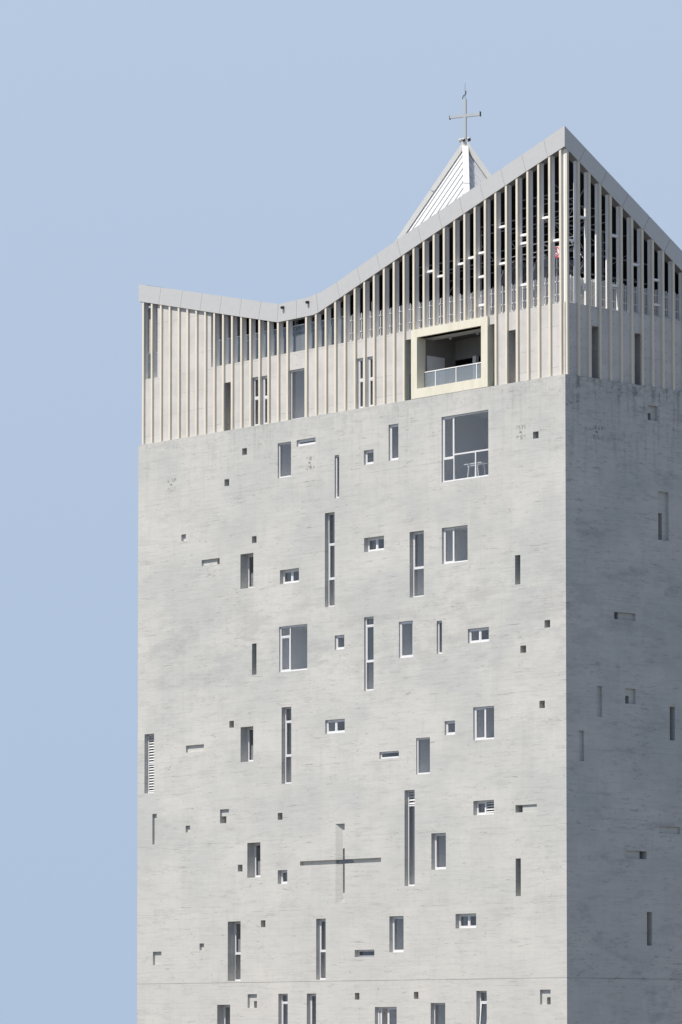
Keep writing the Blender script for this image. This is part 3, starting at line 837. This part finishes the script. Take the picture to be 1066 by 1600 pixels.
# round hoops
for cy_, cz_, r_ in ((3.1, 62.6, 1.0), (3.0, 60.6, .8)):
    P_ = [(-2.2, cy_ + r_*math.cos(a), cz_ + r_*math.sin(a)) for a in [k*math.pi/10 for k in range(21)]]
    truss(list(zip(P_, P_[1:])), .03, 'hoop')
# arched polycarbonate canopy
bm = bmesh.new(); fr = bmesh.new()
def arc(x, k, n=10, r0=1.35):
    a = math.pi*(.5 + .5*k/n)
    return (x + r0*math.cos(a), 0, 59.05 + 1.35*math.sin(a))
for i in range(3):
    ya = 1.5 + i*1.2
    for k in range(10):
        p, q = arc(-5.7, k), arc(-5.7, k+1)
        quad(bm, [(p[0], ya, p[2]), (q[0], ya, q[2]), (q[0], ya + 1.18, q[2]), (p[0], ya + 1.18, p[2])])
        for y2 in (ya, ya + .6): tube(fr, (p[0], y2, p[2]), (q[0], y2, q[2]), .03, 5)
        quad(bm, [(p[0] + 2.6, ya, p[2]), (q[0] + 2.6, ya, q[2] - .3), (q[0] + 2.6, ya + 1.18, q[2] - .3), (p[0] + 2.6, ya + 1.18, p[2])])
        for y2 in (ya, ya + .6): tube(fr, (p[0] + 2.6, y2, p[2]), (q[0] + 2.6, y2, q[2] - .3), .03, 5)
for y2 in (1.5, 2.7, 3.9, 5.1):
    tube(fr, (-7.05, y2, ZT), (-7.05, y2, 59.05), .04, 5); tube(fr, (-4.45, y2, ZT), (-4.45, y2, 59.0), .04, 5); tube(fr, (-5.7, y2, 60.4), (-3.1, y2, 60.4), .04, 5)
cn_ = link('canopy', bm, M_POLY, TOWER, (-5.7, 3, ZT), recalc=False); link('canopy_frame', fr, M_TRUSS, cn_, (-5.7, 3, ZT))

# --- guard rails
def pickets(M, u0, u1, d):
    b = bmesh.new(); u = u0; rnd = random.Random(3); k = 0
    while u < u1:
        h = (1.78, 1.70, 1.74)[k % 3]
        ubox(b, M, u - .022, u + .022, d, d + .05, ZT - .06, ZT + h); u += .135; k += 1
    for z in (.16, 1.40, .62): ubox(b, M, u0, u1, d - .03, d - .001, ZT + z - .03, ZT + z + .03)
    return link('guard_rail', b, M_WHITE, TOWER, M(u0, ZT, d))
pickets(SOUTH, -19.75, -.75, .66)
pickets(EAST, .75, W - .7, .66)
def glassrail(a, c):
    b = bmesh.new()
    box(b, (a, .60, ZT - .04), (c, .62, ZT + 1.73)); g_ = link('glass_balustrade', b, M_RAILG, TOWER, (a, .6, ZT))
    b = bmesh.new(); box(b, (a, .58, ZT + 1.732), (c, .64, ZT + 1.775)); link('handrail', b, M_WHITE, g_, (a, .6, ZT))
glassrail(-39.3, -37.9); glassrail(-32.40, -19.85)

# --- balcony
bm = bmesh.new()
ox0, ox1, oz0, oz1 = -13.28, -6.56, 52.80, 57.04
ix0, ix1, iz0, iz1 = -12.755, -7.12, 53.385, 56.54
Y0, Y1 = -.004, .71
box(bm, (ox0, Y0, oz0), (ix0, Y1, oz1)); box(bm, (ix1, Y0, oz0), (ox1, Y1, oz1)); box(bm, (ix0, Y0, oz0), (ix1, Y1, iz0)); box(bm, (ix0, Y0, iz1), (ix1, Y1, oz1))
bmesh.ops.remove_doubles(bm, verts=bm.verts, dist=.0005)
BAL = link('balcony', bm, M_BOX, TOWER, ((ox0+ox1)/2, 0, oz0)); BAL['label'] = 'deep cream-framed balcony with a glass balustrade'
bm = bmesh.new()
rx0, rx1, rz0, rz1, ry = -12.95, -6.2, 53.0, 56.80, 3.4
quad(bm, [(rx0, Y1, rz0), (rx1, Y1, rz0), (rx1, 7, rz0), (rx0, 7, rz0)])
quad(bm, [(rx0, Y1, rz1), (rx1, Y1, rz1), (rx1, ry, rz1), (rx0, ry, rz1)])
quad(bm, [(rx0, Y1, rz0), (rx0, ry, rz0), (rx0, ry, rz1), (rx0, Y1, rz1)])
quad(bm, [(rx1, Y1, rz0), (rx1, ry, rz0), (rx1, ry, rz1), (rx1, Y1, rz1)])
quad(bm, [(rx0, ry, 55.5), (rx1, ry, 55.5), (rx1, ry, rz1), (rx0, ry, rz1)])
quad(bm, [(rx0, ry, 55.5), (rx1, ry, 55.5), (rx1, 7, 55.5), (rx0, 7, 55.5)], 1)
quad(bm, [(rx0, ry, rz0), (rx0, 7, rz0), (rx0, 7, 55.5), (rx0, ry, 55.5)], 1); quad(bm, [(rx0, 7, rz0), (rx1, 7, rz0), (rx1, 7, 55.5), (rx0, 7, 55.5)], 1)
link('alcove', bm, [M_SOFF, M_DARK], BAL, (-9.6, 2, rz0), recalc=False)
bm = bmesh.new(); box(bm, (rx0 + .004, .98, 53.02), (rx0 + .05, 2.45, 55.55)); link('door', bm, M_POST, BAL, (rx0, 1.7, 53))
bm = bmesh.new()
for xx in (-11.1, -10.1, -9.4): box(bm, (xx, ry - .3, rz0), (xx + .28, ry - .05, 55.52))
link('column', bm, M_POST, BAL, (-10, ry, rz0))
for x, y in ((-11.75, 1.85), (-9.35, 1.85)):
    b = bmesh.new(); tube(b, (x, y, 56.50), (x, y, 56.80), .09, 10); link('ceiling_lamp', b, M_WHITE, BAL, (x, y, 56.8))
bm = bmesh.new(); box(bm, (ix0 + .01, .60, iz0 + .02), (ix1 - .01, .612, 54.42)); gb = link('glass_balustrade', bm, M_RAILG, BAL, (-10, .6, iz0))
bm = bmesh.new(); box(bm, (ix0 + .002, .575, 54.42), (ix1 - .002, .64, 54.475))
for x in (-11.73, -9.91, -8.11): box(bm, (x - .025, .57, iz0 + .002), (x + .025, .598, 54.42))
link('handrail', bm, M_WHITE, BAL, (-10, .6, 54.4))
for a, c in ((-13.955, -13.29), (-6.55, -6.135)):
    b = bmesh.new(); box(b, (a, .50, Z1 + .01), (c, .512, 54.45)); link('side_glass', b, M_GREENG, BAL, (a, .5, Z1))

# --- small lamps on the fascia
for x, z in ((-25.13, 60.0), (-22.75, 60.02)):
    b = bmesh.new(); box(b, (x - .09, -.16, z - .10), (x + .09, -.001, z + .05)); tube(b, (x, -.16, z - .02), (x, -.22, z - .05), .05, 8)
    link('fascia_lamp', b, M_BLACK, TOWER, (x, 0, z))

# ------------------------------------------------------------------ loose things
bm = bmesh.new()
fz = 47.445
for x0, x1 in ((-9.95, -8.45),): box(bm, (x0, 1.25, fz + 1.10), (x1, 1.95, fz + 1.16))
for x, y, dx in ((-9.75, 1.32, .16), (-9.75, 1.88, .16), (-8.65, 1.32, -.16), (-8.65, 1.88, -.16)):
    pass
t = empty('table', (-9.2, 1.6, fz)); t['label'] = 'white trestle table standing behind the large upper corner window'; t['category'] = 'table'
link('tabletop', bm, M_WHITE, t, (-9.2, 1.6, fz + 1.1))
for sx in (-1, 1):
    for sy in (-1, 1):
        b = bmesh.new(); cx = -9.2 + sx*.42; cy_ = 1.6 + sy*.28
        beam(b, (cx + sx*.10, cy_, fz), (cx - sx*.06, cy_, fz + 1.10), .06, .06, (0, 1, 0)); link('leg', b, M_WHITE, t, (cx, cy_, fz))
b = bmesh.new(); box(b, (-9.7, 1.30, fz + .98), (-8.7, 1.34, fz + 1.09)); link('apron', b, M_WHITE, t, (-9.2, 1.3, fz + 1))

s = empty('sign', (-1.93, 1.2, ZT - .06)); s['label'] = 'small red and white sign glimpsed between the fins beside the tall crown corner'; s['category'] = 'sign'
b = bmesh.new(); tube(b, (-1.93, 1.25, ZT - .06), (-1.93, 1.25, 60.05), .03, 6); link('pole', b, M_TRUSS, s, (-1.93, 1.25, ZT))
b = bmesh.new(); box(b, (-2.25, 1.2, 60.03), (-1.60, 1.23, 60.75)); link('board', b, M_WHITE, s, (-1.93, 1.2, 60.05))
b = bmesh.new()
def ring(cx, cz, r0, r1, n=24, a0=0, a1=2*math.pi):
    for k in range(n):
        A, B = a0 + (a1 - a0)*k/n, a0 + (a1 - a0)*(k+1)/n
        hexa(b, [(cx + r*math.cos(t_), y, cz + r*math.sin(t_)) for y in (1.188, 1.202) for r, t_ in ((r0, A), (r1, A), (r1, B), (r0, B))])
ring(-1.93, 60.4, .25, .31); ring(-1.93, 60.49, .05, .10, 12); ring(-1.93, 60.32, .08, .13, 12)
box(b, (-2.24, 1.19, 60.04), (-1.61, 1.199, 60.09))
link('emblem', b, M_RED, s, (-1.93, 1.19, 60.4))
